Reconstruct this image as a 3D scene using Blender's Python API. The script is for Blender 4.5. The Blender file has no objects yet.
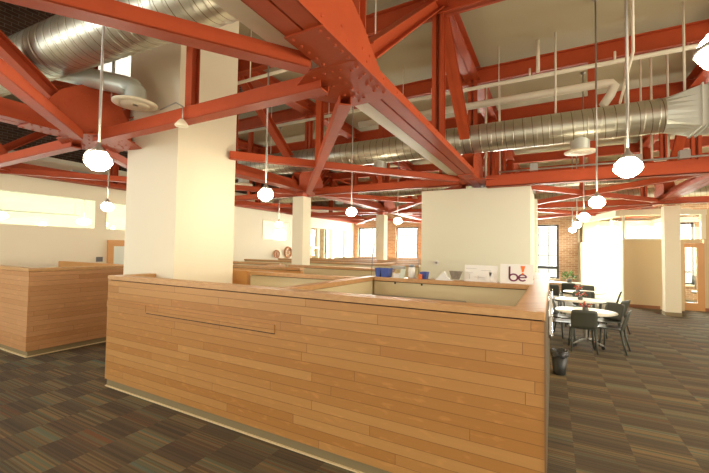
import bpy, bmesh, math, random
from mathutils import Vector, Matrix
random.seed(7)
PI = math.pi
S = bpy.context.scene
C = S.collection
V = Vector
# ------------------------------------------------------------ camera
F = 366.0
cam = bpy.data.cameras.new('camera'); co = bpy.data.objects.new('camera', cam); C.objects.link(co)
cam.sensor_fit = 'HORIZONTAL'; cam.sensor_width = 36; cam.lens = 36*F/709; cam.clip_start = .05; cam.clip_end = 200
yaw, pit, rol = math.radians(28.5), math.radians(1.95), math.radians(.85)
fw = V((-math.sin(yaw)*math.cos(pit), math.cos(yaw)*math.cos(pit), math.sin(pit)))
r0 = V((math.cos(yaw), math.sin(yaw), 0)); u0 = r0.cross(fw)
rr = r0*math.cos(rol)+u0*math.sin(rol); uu = rr.cross(fw)
co.matrix_world = Matrix(((rr.x, uu.x, -fw.x, 0), (rr.y, uu.y, -fw.y, 0), (rr.z, uu.z, -fw.z, 1.9), (0, 0, 0, 1)))
S.camera = co
# ------------------------------------------------------------ light and exposure
S.view_settings.view_transform = 'Standard'; S.view_settings.look = 'None'
S.view_settings.gamma = 1; S.view_settings.use_curve_mapping = False
S.view_settings.exposure = 0.66
w = bpy.data.worlds.new('daylight'); S.world = w; w.use_nodes = True
w.node_tree.nodes['Background'].inputs[0].default_value = (1, .93, .78, 1)
w.node_tree.nodes['Background'].inputs[1].default_value = 1.05
def area(name, loc, tgt, sx, sy, power, col):
    l = bpy.data.lights.new(name, 'AREA'); l.shape = 'RECTANGLE'; l.size = sx; l.size_y = sy; l.energy = power; l.color = col
    o = bpy.data.objects.new(name, l); C.objects.link(o); o.location = loc
    o.rotation_euler = (V(tgt)-V(loc)).to_track_quat('-Z', 'Y').to_euler(); return o
# daylight through the tall rear windows and the glazed side rooms
area('rear_window_daylight', (-2, 21.6, 2.6), (-2, 0, 1.2), 22, 3.2, 12000, (1, .98, .90))
area('side_window_daylight', (7.6, 4.0, 2.6), (-4, 5, 2.4), 9, 4, 420, (1, .88, .66))
area('left_room_daylight', (-14.2, 8, 2.6), (-10, 8, 2.2), 16, 1.6, 480, (.88, 1, .95))
area('office_fill_light', (3.0, 17.9, 3.1), (3.0, 17.9, 0), 2.2, 2.6, 420, (1, .97, .86))  # added fill lamp, whitens the office side wall and clerestory from inside
area('near_window_daylight', (-10.2, -3.4, 3.2), (-5.4, 1.6, 0), 3, 2, 230, (.86, .95, 1))

# ------------------------------------------------------------ materials
MATS = {}
def mat(name, col, rough=.6, metal=0, emit=0, noise=0, nscale=8, bump=0, bscale=40, trans=0, alpha=1, spec=.5):
    if name in MATS: return MATS[name]
    m = bpy.data.materials.new(name); m.use_nodes = True; MATS[name] = m
    nt = m.node_tree; b = nt.nodes['Principled BSDF']
    b.inputs['Base Color'].default_value = (*col, 1); b.inputs['Roughness'].default_value = rough
    b.inputs['Metallic'].default_value = metal; b.inputs['Specular IOR Level'].default_value = spec
    if emit:
        b.inputs['Emission Color'].default_value = (*col, 1); b.inputs['Emission Strength'].default_value = emit
    if trans: b.inputs['Transmission Weight'].default_value = trans
    if alpha < 1: b.inputs['Alpha'].default_value = alpha
    tc = nt.nodes.new('ShaderNodeTexCoord')
    if noise:
        n = nt.nodes.new('ShaderNodeTexNoise'); n.inputs['Scale'].default_value = nscale; n.inputs['Detail'].default_value = 4
        nt.links.new(tc.outputs['Object'], n.inputs['Vector'])
        mx = nt.nodes.new('ShaderNodeMixRGB'); mx.inputs[1].default_value = (*[c*(1-noise) for c in col], 1)
        mx.inputs[2].default_value = (*[min(1, c*(1+noise)) for c in col], 1)
        nt.links.new(n.outputs['Fac'], mx.inputs[0]); nt.links.new(mx.outputs[0], b.inputs['Base Color'])
    if bump:
        n = nt.nodes.new('ShaderNodeTexNoise'); n.inputs['Scale'].default_value = bscale
        nt.links.new(tc.outputs['Object'], n.inputs['Vector'])
        bp = nt.nodes.new('ShaderNodeBump'); bp.inputs['Strength'].default_value = bump; bp.inputs['Distance'].default_value = .01
        nt.links.new(n.outputs['Fac'], bp.inputs['Height']); nt.links.new(bp.outputs[0], b.inputs['Normal'])
    return m
class G:
    """small node-graph helper"""
    def __init__(s, name, rough=.5):
        s.m = bpy.data.materials.new(name); s.m.use_nodes = True; s.nt = s.m.node_tree; MATS[name] = s.m
        s.b = s.nt.nodes['Principled BSDF']; s.b.inputs['Roughness'].default_value = rough
        g = s.nt.nodes.new('ShaderNodeNewGeometry'); sp = s.nt.nodes.new('ShaderNodeSeparateXYZ')
        s.nt.links.new(g.outputs['Position'], sp.inputs[0]); s.x, s.y, s.z = sp.outputs
    def _set(s, sock, v):
        if isinstance(v, (int, float)): sock.default_value = v
        elif isinstance(v, tuple): sock.default_value = v if len(v) != 3 or sock.type == 'VECTOR' else (*v, 1)
        else: s.nt.links.new(v, sock)
    def op(s, o, a, b=0, c=0):
        n = s.nt.nodes.new('ShaderNodeMath'); n.operation = o
        s._set(n.inputs[0], a); s._set(n.inputs[1], b); s._set(n.inputs[2], c); return n.outputs[0]
    def vec(s, a, b, c=0):
        n = s.nt.nodes.new('ShaderNodeCombineXYZ')
        s._set(n.inputs[0], a); s._set(n.inputs[1], b); s._set(n.inputs[2], c); return n.outputs[0]
    def rnd(s, v):
        n = s.nt.nodes.new('ShaderNodeTexWhiteNoise'); n.noise_dimensions = '3D'; s._set(n.inputs['Vector'], v); return n.outputs['Value']
    def noise(s, v, scale=1, detail=3):
        n = s.nt.nodes.new('ShaderNodeTexNoise'); s._set(n.inputs['Vector'], v); n.inputs['Scale'].default_value = scale
        n.inputs['Detail'].default_value = detail; return n.outputs['Fac']
    def ramp(s, f, stops, interp='LINEAR'):
        n = s.nt.nodes.new('ShaderNodeValToRGB'); r = n.color_ramp; r.interpolation = interp
        while len(r.elements) < len(stops): r.elements.new(.5)
        for e, (p, c) in zip(r.elements, stops): e.position = p; e.color = (*c, 1)
        s._set(n.inputs[0], f); return n.outputs[0]
    def mix(s, f, a, b, mode='MIX'):
        n = s.nt.nodes.new('ShaderNodeMixRGB'); n.blend_type = mode
        s._set(n.inputs[0], f); s._set(n.inputs[1], a); s._set(n.inputs[2], b); return n.outputs[0]
    def out(s, col, bump=None, dist=.004, strength=.6):
        s._set(s.b.inputs['Base Color'], col)
        if bump is not None:
            n = s.nt.nodes.new('ShaderNodeBump'); n.inputs['Distance'].default_value = dist; n.inputs['Strength'].default_value = strength
            s._set(n.inputs['Height'], bump); s._set(s.b.inputs['Normal'], n.outputs[0])
        return s.m
def wood_boards(name, c0, c1, c2, rough=.38, row=.0845):
    g = G(name, rough)
    u = g.op('ADD', g.x, g.y)
    r = g.op('DIVIDE', g.z, row); ri = g.op('FLOOR', r); rf = g.op('FRACT', r)
    off = g.op('MULTIPLY', g.rnd(g.vec(ri, 3.3)), 7.0)
    uu_ = g.op('DIVIDE', g.op('ADD', u, off), 1.9)
    ui = g.op('FLOOR', uu_); uf = g.op('FRACT', uu_)
    k = g.rnd(g.vec(ri, ui, 1.7))
    base = g.ramp(k, [(0, c0), (.45, c1), (1, c2)])
    gr = g.noise(g.vec(g.op('MULTIPLY', u, 1.6), g.op('MULTIPLY', g.z, 38), g.op('MULTIPLY', k, 30)), 1.0, 5)
    base = g.mix(g.op('MULTIPLY', gr, .30), base, tuple(c*.62 for c in c0))
    fl = g.noise(g.vec(g.op('MULTIPLY', u, 7), g.op('MULTIPLY', g.z, 22), g.op('MULTIPLY', k, 9)), 1.0, 2)
    fl = g.ramp(fl, [(.58, (0, 0, 0)), (.72, (1, 1, 1))])
    base = g.mix(g.op('MULTIPLY', fl, .30), base, tuple(min(1, c*1.45) for c in c1))
    e = g.op('MULTIPLY', g.op('GREATER_THAN', rf, .035), g.op('GREATER_THAN', uf, .0022))
    base = g.mix(g.op('MULTIPLY', e, 1.0), tuple(c*.52 for c in c0), base)
    return g.out(base, e, .002, .8)
M_BOARD = wood_boards('maple_board_cladding', (.44, .195, .050), (.49, .235, .068), (.54, .280, .090))
g = G('maple_edge', .46)
gr = g.noise(g.vec(g.op('MULTIPLY', g.op('ADD', g.x, g.y), 1.5), g.op('MULTIPLY', g.op('SUBTRACT', g.x, g.y), 14), g.op('MULTIPLY', g.z, 40)), 1.0, 4)
M_CAP = g.out(g.ramp(gr, [(.3, (.50, .26, .095)), (.7, (.58, .33, .13))]))
M_ORANGEWOOD = mat('orange_maple', (.62, .30, .09), .4, noise=.12, nscale=3)
# carpet : quarter metre bands, dark to light in each tile, columns staggered
g = G('striped_carpet_tile', .95)
T = .49
cx = g.op('DIVIDE', g.op('SUBTRACT', g.x, .17), T); ci = g.op('FLOOR', cx)
st = g.op('MULTIPLY', g.op('MODULO', g.op('ABSOLUTE', ci), 2.0), .5)
cy = g.op('ADD', g.op('DIVIDE', g.op('ADD', g.y, .06), T), st); yi = g.op('FLOOR', cy); yf = g.op('FRACT', cy)
tk = g.rnd(g.vec(ci, yi, .5))
line = g.rnd(g.vec(ci, g.op('FLOOR', g.op('MULTIPLY', g.y, 62)), .2))
streak = g.noise(g.vec(g.op('MULTIPLY', g.x, 3), g.op('MULTIPLY', g.y, 95), ci), 1.0, 3)
prof = g.ramp(yf, [(0, (.35, .35, .35)), (.08, (.12, .12, .12)), (.34, (.22, .22, .22)), (.55, (.7, .7, .7)), (.85, (1, 1, 1)), (1, (.7, .7, .7))])
dark = g.mix(line, (.050, .038, .021), (.105, .062, .028))
light = g.ramp(g.op('MULTIPLY_ADD', tk, .30, g.op('MULTIPLY', line, .75)), [(0, (.29, .10, .028)), (.3, (.10, .075, .033)), (.5, (.25, .16, .058)), (.68, (.11, .14, .08)), (.84, (.31, .175, .058)), (1, (.10, .17, .12))])
colr = g.mix(g.op('MULTIPLY', prof, g.op('MULTIPLY_ADD', tk, .35, .62)), dark, light)
colr = g.mix(g.op('MULTIPLY', streak, .30), colr, (.045, .034, .022))
M_CARPET = g.out(colr, g.noise(g.vec(g.x, g.y, 0), 400, 2), .004, .5)
def brick(name, c1, c2, mort, rough=.85):
    m = bpy.data.materials.new(name); m.use_nodes = True; MATS[name] = m; nt = m.node_tree; b = nt.nodes['Principled BSDF']
    b.inputs['Roughness'].default_value = rough
    ge = nt.nodes.new('ShaderNodeNewGeometry'); sp = nt.nodes.new('ShaderNodeSeparateXYZ'); nt.links.new(ge.outputs['Position'], sp.inputs[0])
    ad = nt.nodes.new('ShaderNodeMath'); nt.links.new(sp.outputs[0], ad.inputs[0]); nt.links.new(sp.outputs[1], ad.inputs[1])
    cb = nt.nodes.new('ShaderNodeCombineXYZ'); nt.links.new(ad.outputs[0], cb.inputs[0]); nt.links.new(sp.outputs[2], cb.inputs[1])
    t = nt.nodes.new('ShaderNodeTexBrick'); nt.links.new(cb.outputs[0], t.inputs['Vector'])
    t.inputs['Scale'].default_value = 1; t.inputs['Brick Width'].default_value = .24; t.inputs['Row Height'].default_value = .085
    t.inputs['Mortar Size'].default_value = .008; t.inputs['Color1'].default_value = (*c1, 1); t.inputs['Color2'].default_value = (*c2, 1); t.inputs['Mortar'].default_value = (*mort, 1)
    nt.links.new(t.outputs['Color'], b.inputs['Base Color'])
    bp = nt.nodes.new('ShaderNodeBump'); bp.inputs['Distance'].default_value = .01; bp.invert = True
    nt.links.new(t.outputs['Fac'], bp.inputs['Height']); nt.links.new(bp.outputs[0], b.inputs['Normal'])
    return m
M_BRICK = brick('old_brick', (.44, .24, .14), (.58, .38, .25), (.66, .57, .43))
M_BRICKD = brick('shaded_brick', (.10, .05, .03), (.15, .08, .05), (.25, .2, .15))  # same brick where little light reaches, the shade put into its colour
M_RED = mat('red_oxide_paint', (.44, .070, .020), .55, noise=.13, nscale=5, bump=.2, bscale=25, spec=.3)
M_WALL = mat('cream_wall_paint', (.84, .76, .57), .75, noise=.02, nscale=1.5)
M_WHITE = mat('warm_white_paint', (.80, .79, .64), .7)
M_TAN = mat('tan_wall_paint', (.66, .50, .28), .75)
M_CEIL = mat('ceiling_board_paint', (.47, .42, .27), .85, noise=.06, nscale=.8)
M_GALV = mat('galvanised_duct', (.60, .55, .41), .36, metal=.85)
g = G('spiral_seamed_duct', .36); g.b.inputs['Metallic'].default_value = .85
sf = g.op('FRACT', g.op('ADD', g.op('DIVIDE', g.x, .16), g.op('MULTIPLY', g.z, .5)))
bn = g.noise(g.vec(g.op('MULTIPLY', g.x, 2.0), g.op('MULTIPLY', g.y, 3), g.op('MULTIPLY', g.z, 3)), 1.0, 3)
M_GALV = g.out(g.mix(g.op('LESS_THAN', sf, .07), g.ramp(bn, [(.3, (.48, .46, .35)), (.7, (.62, .60, .49))]), (.22, .18, .11)))
M_SHEET = mat('galvanised_sheet', (.66, .70, .62), .42, metal=.45, noise=.06, nscale=4)
M_PIPE = mat('white_painted_pipe', (.80, .74, .58), .5)
M_STEEL = mat('brushed_steel', (.42, .40, .36), .35, metal=.8)
M_PLATE = mat('cream_enamel', (.86, .78, .58), .4)
M_BASE = mat('olive_vinyl_base', (.24, .18, .085), .55)
M_BASETRIM = mat('brass_coloured_edge', (.75, .58, .32), .35)
M_PANEL = mat('beige_panel_fabric', (.70, .58, .34), .9, bump=.2, bscale=300)
M_LAMP = mat('lit_opal_glass', (1, .87, .66), .3, emit=46)
M_LAMPW = mat('lit_white_globe', (1, .95, .85), .3, emit=8)
M_FRAME = mat('dark_window_steel', (.055, .065, .07), .5)
M_CHAIR = mat('slate_green_plastic', (.056, .060, .047), .42)
M_TABLE = mat('white_laminate', (.86, .82, .70), .3)
M_BLACK = mat('black_plastic', (.018, .018, .017), .4)
M_GAP = mat('painted_gap_shade', (.02, .016, .012), .7)  # near-black colour standing in for the shade inside narrow gaps
M_DESK = mat('grey_desk_laminate', (.30, .27, .20), .5)
M_BLUE = mat('blue_plastic', (.05, .09, .33), .45)
M_PAPER = mat('white_paper', (.82, .80, .74), .8)
M_SIGN = mat('white_foam_board', (.80, .79, .74), .6)
M_PURPLE = mat('purple_print', (.16, .015, .07), .6)
M_ORANGE = mat('orange_print', (.86, .17, .02), .6)
M_GREEN = mat('leaf_green', (.07, .19, .035), .6, noise=.3, nscale=20)
M_REDP = mat('red_petals', (.70, .05, .02), .6)
M_TWIG = mat('grey_twig', (.20, .16, .11), .8)
M_GREY = mat('grey_plastic', (.12, .12, .115), .5)
M_BAG = mat('black_bin_liner', (.03, .03, .032), .22, bump=.8, bscale=60)
M_CHROME = mat('chrome', (.75, .75, .75), .15, metal=1)
def glass(name, tint, a):
    m = bpy.data.materials.new(name); m.use_nodes = True; nt = m.node_tree; nt.nodes.clear()
    o = nt.nodes.new('ShaderNodeOutputMaterial'); mx = nt.nodes.new('ShaderNodeMixShader'); t = nt.nodes.new('ShaderNodeBsdfTransparent'); gl = nt.nodes.new('ShaderNodeBsdfGlossy')
    t.inputs[0].default_value = (*tint, 1); gl.inputs['Roughness'].default_value = .03; mx.inputs[0].default_value = a
    nt.links.new(t.outputs[0], mx.inputs[1]); nt.links.new(gl.outputs[0], mx.inputs[2]); nt.links.new(mx.outputs[0], o.inputs[0]); return m
mm = bpy.data.materials.new('opal_glass_wall'); mm.use_nodes = True; nt = mm.node_tree; nt.nodes.clear(); M_LIT = mm
o_ = nt.nodes.new('ShaderNodeOutputMaterial'); mx = nt.nodes.new('ShaderNodeMixShader'); t_ = nt.nodes.new('ShaderNodeBsdfTranslucent'); d_ = nt.nodes.new('ShaderNodeBsdfDiffuse')
t_.inputs[0].default_value = (.92, .93, .85, 1); d_.inputs[0].default_value = (.88, .88, .78, 1); mx.inputs[0].default_value = .6
nt.links.new(d_.outputs[0], mx.inputs[1]); nt.links.new(t_.outputs[0], mx.inputs[2]); nt.links.new(mx.outputs[0], o_.inputs[0])
M_GLASS = glass('clear_glass', (.97, .99, .97), .07)
M_FROST = mat('frosted_blind_glass', (.72, .76, .66), .5)

# ------------------------------------------------------------ mesh builder
class MB:
    def __init__(s): s.v = []; s.f = []; s.sm = []
    def add(s, vs, fs, smooth=False):
        n = len(s.v); s.v += [V(p) for p in vs]; s.f += [tuple(i+n for i in f) for f in fs]; s.sm += [smooth]*len(fs); return s
    def box(s, x0, x1, y0, y1, z0, z1):
        return s.add([(x, y, z) for z in (z0, z1) for y in (y0, y1) for x in (x0, x1)],
                     [(0, 2, 3, 1), (4, 5, 7, 6), (0, 1, 5, 4), (1, 3, 7, 5), (3, 2, 6, 7), (2, 0, 4, 6)])
    def beam(s, a, b, w_, h_, up=(0, 0, 1), ou=0, ov=0):
        a, b = V(a), V(b); d = (b-a).normalized(); up = V(up)
        if abs(d.dot(up)) > .98: up = V((0, 1, 0))
        r = d.cross(up).normalized(); u = r.cross(d)
        vs = []
        for p in (a, b):
            for i, j in ((-1, -1), (1, -1), (1, 1), (-1, 1)): vs.append(p+r*(i*w_/2+ou)+u*(j*h_/2+ov))
        return s.add(vs, [(3, 2, 1, 0), (4, 5, 6, 7), (0, 1, 5, 4), (1, 2, 6, 5), (2, 3, 7, 6), (3, 0, 4, 7)])
    def channel(s, a, b, w_, h_, t=.014, up=(0, 0, 1)):
        """H section: two flanges (top, bottom) and a web"""
        s.beam(a, b, w_, t, up, 0, h_/2-t/2); s.beam(a, b, w_, t, up, 0, -h_/2+t/2); s.beam(a, b, t, h_, up); return s
    def tube(s, pts, r, n=10, cap=True, r2=None):
        pts = [V(p) for p in pts]; vs = []; fs = []; m = len(pts); prev = None
        for i, p in enumerate(pts):
            d = (pts[min(i+1, m-1)]-pts[max(i-1, 0)]).normalized()
            if prev is None:
                a = d.orthogonal().normalized()
            else:
                a = (prev-d*prev.dot(d)); a = a.normalized() if a.length > 1e-5 else d.orthogonal().normalized()
            prev = a; b = d.cross(a)
            rad = r if r2 is None else r+(r2-r)*i/(m-1)
            if not isinstance(r, (int, float)): rad = r[i]
            for k in range(n): t = 2*PI*k/n; vs.append(p+a*math.cos(t)*rad+b*math.sin(t)*rad)
        for i in range(m-1):
            for k in range(n): fs.append((i*n+k, i*n+(k+1) % n, (i+1)*n+(k+1) % n, (i+1)*n+k))
        n0 = len(s.v); s.add(vs, fs, True)
        if cap: s.f += [tuple(n0+k for k in reversed(range(n))), tuple(n0+(m-1)*n+k for k in range(n))]; s.sm += [False]*2
        return s
    def lathe(s, prof, c=(0, 0, 0), n=24, cap=False):
        c = V(c); vs = []; fs = []; m = len(prof)
        for r_, z in prof:
            for k in range(n): t = 2*PI*k/n; vs.append(c+V((r_*math.cos(t), r_*math.sin(t), z)))
        for i in range(m-1):
            for k in range(n): fs.append((i*n+k, i*n+(k+1) % n, (i+1)*n+(k+1) % n, (i+1)*n+k))
        n0 = len(s.v); s.add(vs, fs, True)
        if cap: s.f += [tuple(n0+k for k in reversed(range(n))), tuple(n0+(m-1)*n+k for k in range(n))]; s.sm += [False]*2
        return s
    def prism(s, poly, off):
        n = len(poly); off = V(off); vs = [V(p) for p in poly]+[V(p)+off for p in poly]
        return s.add(vs, [tuple(reversed(range(n))), tuple(range(n, 2*n))]+[(i, (i+1) % n, n+(i+1) % n, n+i) for i in range(n)])
    def rivet(s, p, nrm, r=.016):
        p, nrm = V(p), V(nrm).normalized(); a = nrm.orthogonal().normalized(); b = nrm.cross(a); vs = []
        for rr_, h in ((r, 0), (r*.8, r*.5), (r*.35, r*.75)):
            for k in range(8): t = PI*k/4; vs.append(p+nrm*h+a*math.cos(t)*rr_+b*math.sin(t)*rr_)
        fs = [(i*8+k, i*8+(k+1) % 8, i*8+8+(k+1) % 8, i*8+8+k) for i in range(2) for k in range(8)]+[tuple(range(16, 24))]
        return s.add(vs, fs, True)
    def build(s, name, m, parent=None, bevel=0):
        if parent is not None: org = parent.matrix_world.translation if parent.parent is None else V(parent['_o'])
        else:
            xs = [p.x for p in s.v]; ys = [p.y for p in s.v]; zs = [p.z for p in s.v]
            org = V(((min(xs)+max(xs))/2, (min(ys)+max(ys))/2, min(zs)))
        org = V(org)
        me = bpy.data.meshes.new(name); me.from_pydata([p-org for p in s.v], [], s.f); me.update()
        me.polygons.foreach_set('use_smooth', s.sm)
        bm = bmesh.new(); bm.from_mesh(me); bmesh.ops.recalc_face_normals(bm, faces=bm.faces); bm.to_mesh(me); bm.free()
        o = bpy.data.objects.new(name, me); C.objects.link(o); me.materials.append(m)
        if parent is not None:
            o.parent = parent; OR[o.name] = org
        else: o.location = org; OR[o.name] = org
        if bevel:
            md = o.modifiers.new('bevel', 'BEVEL'); md.width = bevel; md.segments = 2; md.limit_method = 'ANGLE'
        return o
OR = {}
def orgof(o): return OR[o.name]
_old = MB.build
def build(s, name, m, parent=None, bevel=0):
    if parent is not None and parent.name in OR:
        org = OR[parent.name]
    else: org = None
    if parent is None: return _old(s, name, m, None, bevel)
    me = bpy.data.meshes.new(name); me.from_pydata([p-org for p in s.v], [], s.f); me.update()
    me.polygons.foreach_set('use_smooth', s.sm)
    bm = bmesh.new(); bm.from_mesh(me); bmesh.ops.recalc_face_normals(bm, faces=bm.faces); bm.to_mesh(me); bm.free()
    o = bpy.data.objects.new(name, me); C.objects.link(o); me.materials.append(m)
    o.parent = parent; OR[o.name] = org
    if bevel:
        md = o.modifiers.new('bevel', 'BEVEL'); md.width = bevel; md.segments = 2; md.limit_method = 'ANGLE'
    return o
MB.build = build
def thing(name, label, cat, loc=(0, 0, 0), group=None):
    o = bpy.data.objects.new(name, None); C.objects.link(o); o.location = loc; OR[o.name] = V(loc)
    o.empty_display_size = .1; return tag(o, label, cat, group)
def tag(o, label, cat, group=None, kind=None):
    o['label'] = label; o['category'] = cat
    if group: o['group'] = group
    if kind: o['kind'] = kind
    return o
def struct(o): o['kind'] = 'structure'; return o
def copy_tree(o, parent=None):
    c = o.copy(); C.objects.link(c); c.parent = parent
    for ch in list(o.children): copy_tree(ch, c)
    return c

# ------------------------------------------------------------ the setting
struct(MB().box(-15, 9, -4, 20.6, -.1, 0).build('floor', M_CARPET))
struct(MB().box(-15, -10.7, -4, 20.6, 6.05, 6.2).box(-6.2, 9, -4, 20.6, 6.05, 6.2).box(-10.7, -6.2, -4, .8, 6.05, 6.2).box(-10.7, -6.2, 8.5, 20.6, 6.05, 6.2).build('ceiling', M_CEIL))
# raised brick roof well at the upper left, with its own window
mb = MB().box(-10.95, -10.7, .8, 4.95, 6.2, 9.6).box(-10.95, -10.7, 7.6, 8.5, 6.2, 9.6).box(-10.95, -10.7, 4.95, 7.6, 7.55, 9.6)
struct(mb.build('wall_well_left', M_BRICKD))
struct(MB().box(-10.7, -6.2, 8.5, 8.7, 6.2, 9.6).build('wall_well_back', M_BRICKD))
struct(MB().box(-6.2, -6.0, .8, 8.5, 6.2, 9.6).build('wall_well_right', M_BRICKD))
struct(MB().box(-10.7, -6.2, .6, .8, 6.2, 9.6).build('wall_well_front', M_BRICKD))
struct(MB().box(-10.95, -6.0, .6, 8.7, 9.6, 9.7).build('ceiling_well', M_CEIL))
struct(MB().box(-10.74, -10.6, .8, 8.5, 5.9, 6.2).build('trim_well', mat('grey_ledge', (.20, .18, .13), .7)))
# rear brick wall with tall window openings
wins = [(-13.1, -11.75), (-10.6, -9.25), (-8.1, -6.75), (-5.6, -4.25), (-3.1, -1.75), (-1.05, .24), (3.95, 5.15), (6.2, 7.5)]
SILL, HEAD = .62, 3.22
mb = MB(); x = -15
for a, b in wins:
    mb.box(x, a, 20, 20.45, 0, 6.05); mb.box(a, b, 20, 20.45, 0, SILL); mb.box(a, b, 20, 20.45, HEAD, 6.05); x = b
mb.box(x, 9, 20, 20.45, 0, 6.05)
struct(mb.build('wall_back', M_BRICK))
for i, (a, b) in enumerate(wins):
    wr = bpy.data.objects.new('window_%d' % (i+1), None); C.objects.link(wr); wr.location = ((a+b)/2, 20.2, SILL); OR[wr.name] = V(wr.location); struct(wr)
    f = MB()
    for xx in (a, b-.09): f.box(xx, xx+.09, 20.12, 20.24, SILL, HEAD)
    f.box(a, b, 20.12, 20.24, SILL, SILL+.08); f.box(a, b, 20.12, 20.24, HEAD-.08, HEAD); f.box(a, b, 20.1, 20.26, 1.08, 1.22)
    for k in (1, 2): xm = a+(b-a)*k/3; f.box(xm-.012, xm+.012, 20.16, 20.2, SILL, HEAD)
    for zz in (1.72, 2.22, 2.72): f.box(a, b, 20.16, 20.2, zz-.01, zz+.01)
    f.build('window_frame', M_FRAME, wr)
    MB().box(a+.08, b-.08, 20.17, 20.18, SILL+.07, HEAD-.07).build('window_glass', M_GLASS, wr)
    MB().box(a-.05, b+.05, 19.9, 20.05, SILL-.06, SILL).build('window_sill', M_WALL, wr)
# outer brick wall on the left, high window above the partition
struct(MB().box(-15, -14.6, -4, 20, 0, 6.05).build('wall_left_outer', M_BRICKD))
wr = bpy.data.objects.new('window_9', None); C.objects.link(wr); wr.location = (-10.8, 6.2, 6.2); OR[wr.name] = V(wr.location); struct(wr)
f = MB()
for k in range(5): yy = 4.95+k*.645; f.box(-10.86, -10.80, yy, yy+.06, 6.26, 7.49)
f.box(-10.87, -10.79, 4.95, 7.6, 6.2, 6.26).box(-10.87, -10.79, 4.95, 7.6, 7.49, 7.55)
f.build('window_frame', M_WHITE, wr); MB().box(-10.84, -10.83, 5.0, 7.58, 6.26, 7.49).build('window_glass', M_GLASS, wr)
# left partition with interior windows
def xwall(name, x0, x1, y0, y1, z0, z1, holes, m):
    mb = MB(); y = y0
    for (a, b, lo, hi) in holes:
        mb.box(x0, x1, y, a, z0, z1)
        if lo > z0: mb.box(x0, x1, a, b, z0, lo)
        mb.box(x0, x1, a, b, hi, z1); y = b
    mb.box(x0, x1, y, y1, z0, z1); return struct(mb.build(name, m))
holes = [(.3, 5.36, 2.32, 3.14), (5.6, 7.4, 2.32, 3.12), (8.3, 10.0, 2.3, 3.08), (11.85, 13.7, 2.24, 3.1), (14.6, 18.9, 1.15, 3.0)]
xwall('wall_left', -11.05, -10.9, -4, 20, 0, 3.95, holes, M_WALL)
struct(MB().box(-14.6, -10.9, -4, 20, 3.95, 4.05).build('ceiling_left_room', M_WHITE))
struct(MB().box(-14.6, -14.45, -4, 20, 0, 3.95).build('wall_left_room_far', M_WHITE))
for i, (a, b, lo, hi) in enumerate(holes):
    wr = bpy.data.objects.new('window_%d' % (i+10), None); C.objects.link(wr); wr.location = (-10.97, (a+b)/2, lo); OR[wr.name] = V(wr.location); struct(wr)
    MB().box(-10.98, -10.97, a, b, lo, hi).build('window_glass', M_GLASS, wr)
    f = MB(); f.box(-11.07, -10.89, a+.03, b-.03, lo-.002, lo+.03); f.box(-11.07, -10.89, a+.03, b-.03, hi-.03, hi+.002)
    f.box(-11.07, -10.89, a-.002, a+.03, lo-.002, hi+.002); f.box(-11.07, -10.89, b-.03, b+.002, lo-.002, hi+.002)
    if i == 4:
        for yy in (15.3, 16.1, 17.4): f.box(-11.0, -10.9, yy, yy+.08, lo+.03, hi-.03)
    f.build('window_frame', M_WALL, wr)
dr = bpy.data.objects.new('door_1', None); C.objects.link(dr); dr.location = (-10.88, 6.2, 0); OR[dr.name] = V(dr.location); struct(dr)
f = MB().box(-10.9, -10.84, 5.67, 5.82, 0, 2.05).box(-10.9, -10.84, 6.65, 6.8, 0, 2.05).box(-10.9, -10.84, 5.82, 6.65, 1.88, 2.05).box(-10.9, -10.85, 5.82, 6.65, 0, 1.1)
f.build('door_frame', M_ORANGEWOOD, dr); MB().box(-10.89, -10.87, 5.82, 6.65, 1.1, 1.88).build('door_glass', M_FROST, dr)
dr = bpy.data.objects.new('door_2', None); C.objects.link(dr); dr.location = (-10.88, 15.7, 0); OR[dr.name] = V(dr.location); struct(dr)
MB().box(-10.9, -10.84, 15.3, 15.42, 0, 2.0).box(-10.9, -10.84, 16.0, 16.12, 0, 2.0).box(-10.9, -10.84, 15.42, 16.0, 1.88, 2.0).build('door_frame', M_ORANGEWOOD, dr)
# big square plaster pier behind the counter
struct(MB().box(-6.04, -4.79, 3.4, 4.5, 0, 6.05).build('wall_pier', M_WALL))
# white box room in the middle
struct(MB().box(-2.8, -.42, 8.55, 10.4, 0, 3.32).build('wall_box_room', M_WHITE))
struct(MB().box(-.62, -.40, 11.6, 12.0, 0, 3.4).build('wall_beyond_box_room', M_WHITE))
# glazed office at the right
A0, A1 = V((2.21, 16.05, 0)), V((1.06, 20.0, 0)); dd = (A1-A0).normalized()
mb = MB(); mb.box(2.2, 3.84, 16.0, 16.12, 0, 2.36); mb.box(3.2, 3.84, 16.3, 16.42, 0, 2.36); mb.box(4.43, 9, 16.3, 16.42, 0, 3.4); mb.box(3.84, 4.35, 16.3, 16.42, 2.27, 2.4)
struct(mb.build('wall_office', M_TAN))
mb = MB(); mb.beam(A0+V((0, 0, 1.18)), A1+V((0, 0, 1.18)), .05, 2.36); struct(mb.build('wall_office_side', M_LIT))
mb = MB(); mb.beam(A0+V((-.1, -.1, 3.32)), A1+V((-.1, 0, 3.32)), .3, .2); mb.box(2.1, 4.0, 15.9, 16.2, 3.22, 3.42); mb.box(4.35, 4.47, 16.25, 16.4, 2.4, 3.22); mb.box(4.0, 4.5, 16.25, 16.4, 3.22, 3.4)
struct(mb.build('trim_soffit', M_WALL))
mb = MB()
for t in (0, .22, .5, 1): p = A0.lerp(A1, t); mb.box(p.x-.04, p.x+.04, p.y-.04, p.y+.04, 2.36, 3.24)
mb.box(2.2, 3.3, 16.0, 16.1, 2.36, 2.42)
struct(mb.build('trim_mullions', M_WHITE))
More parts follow.
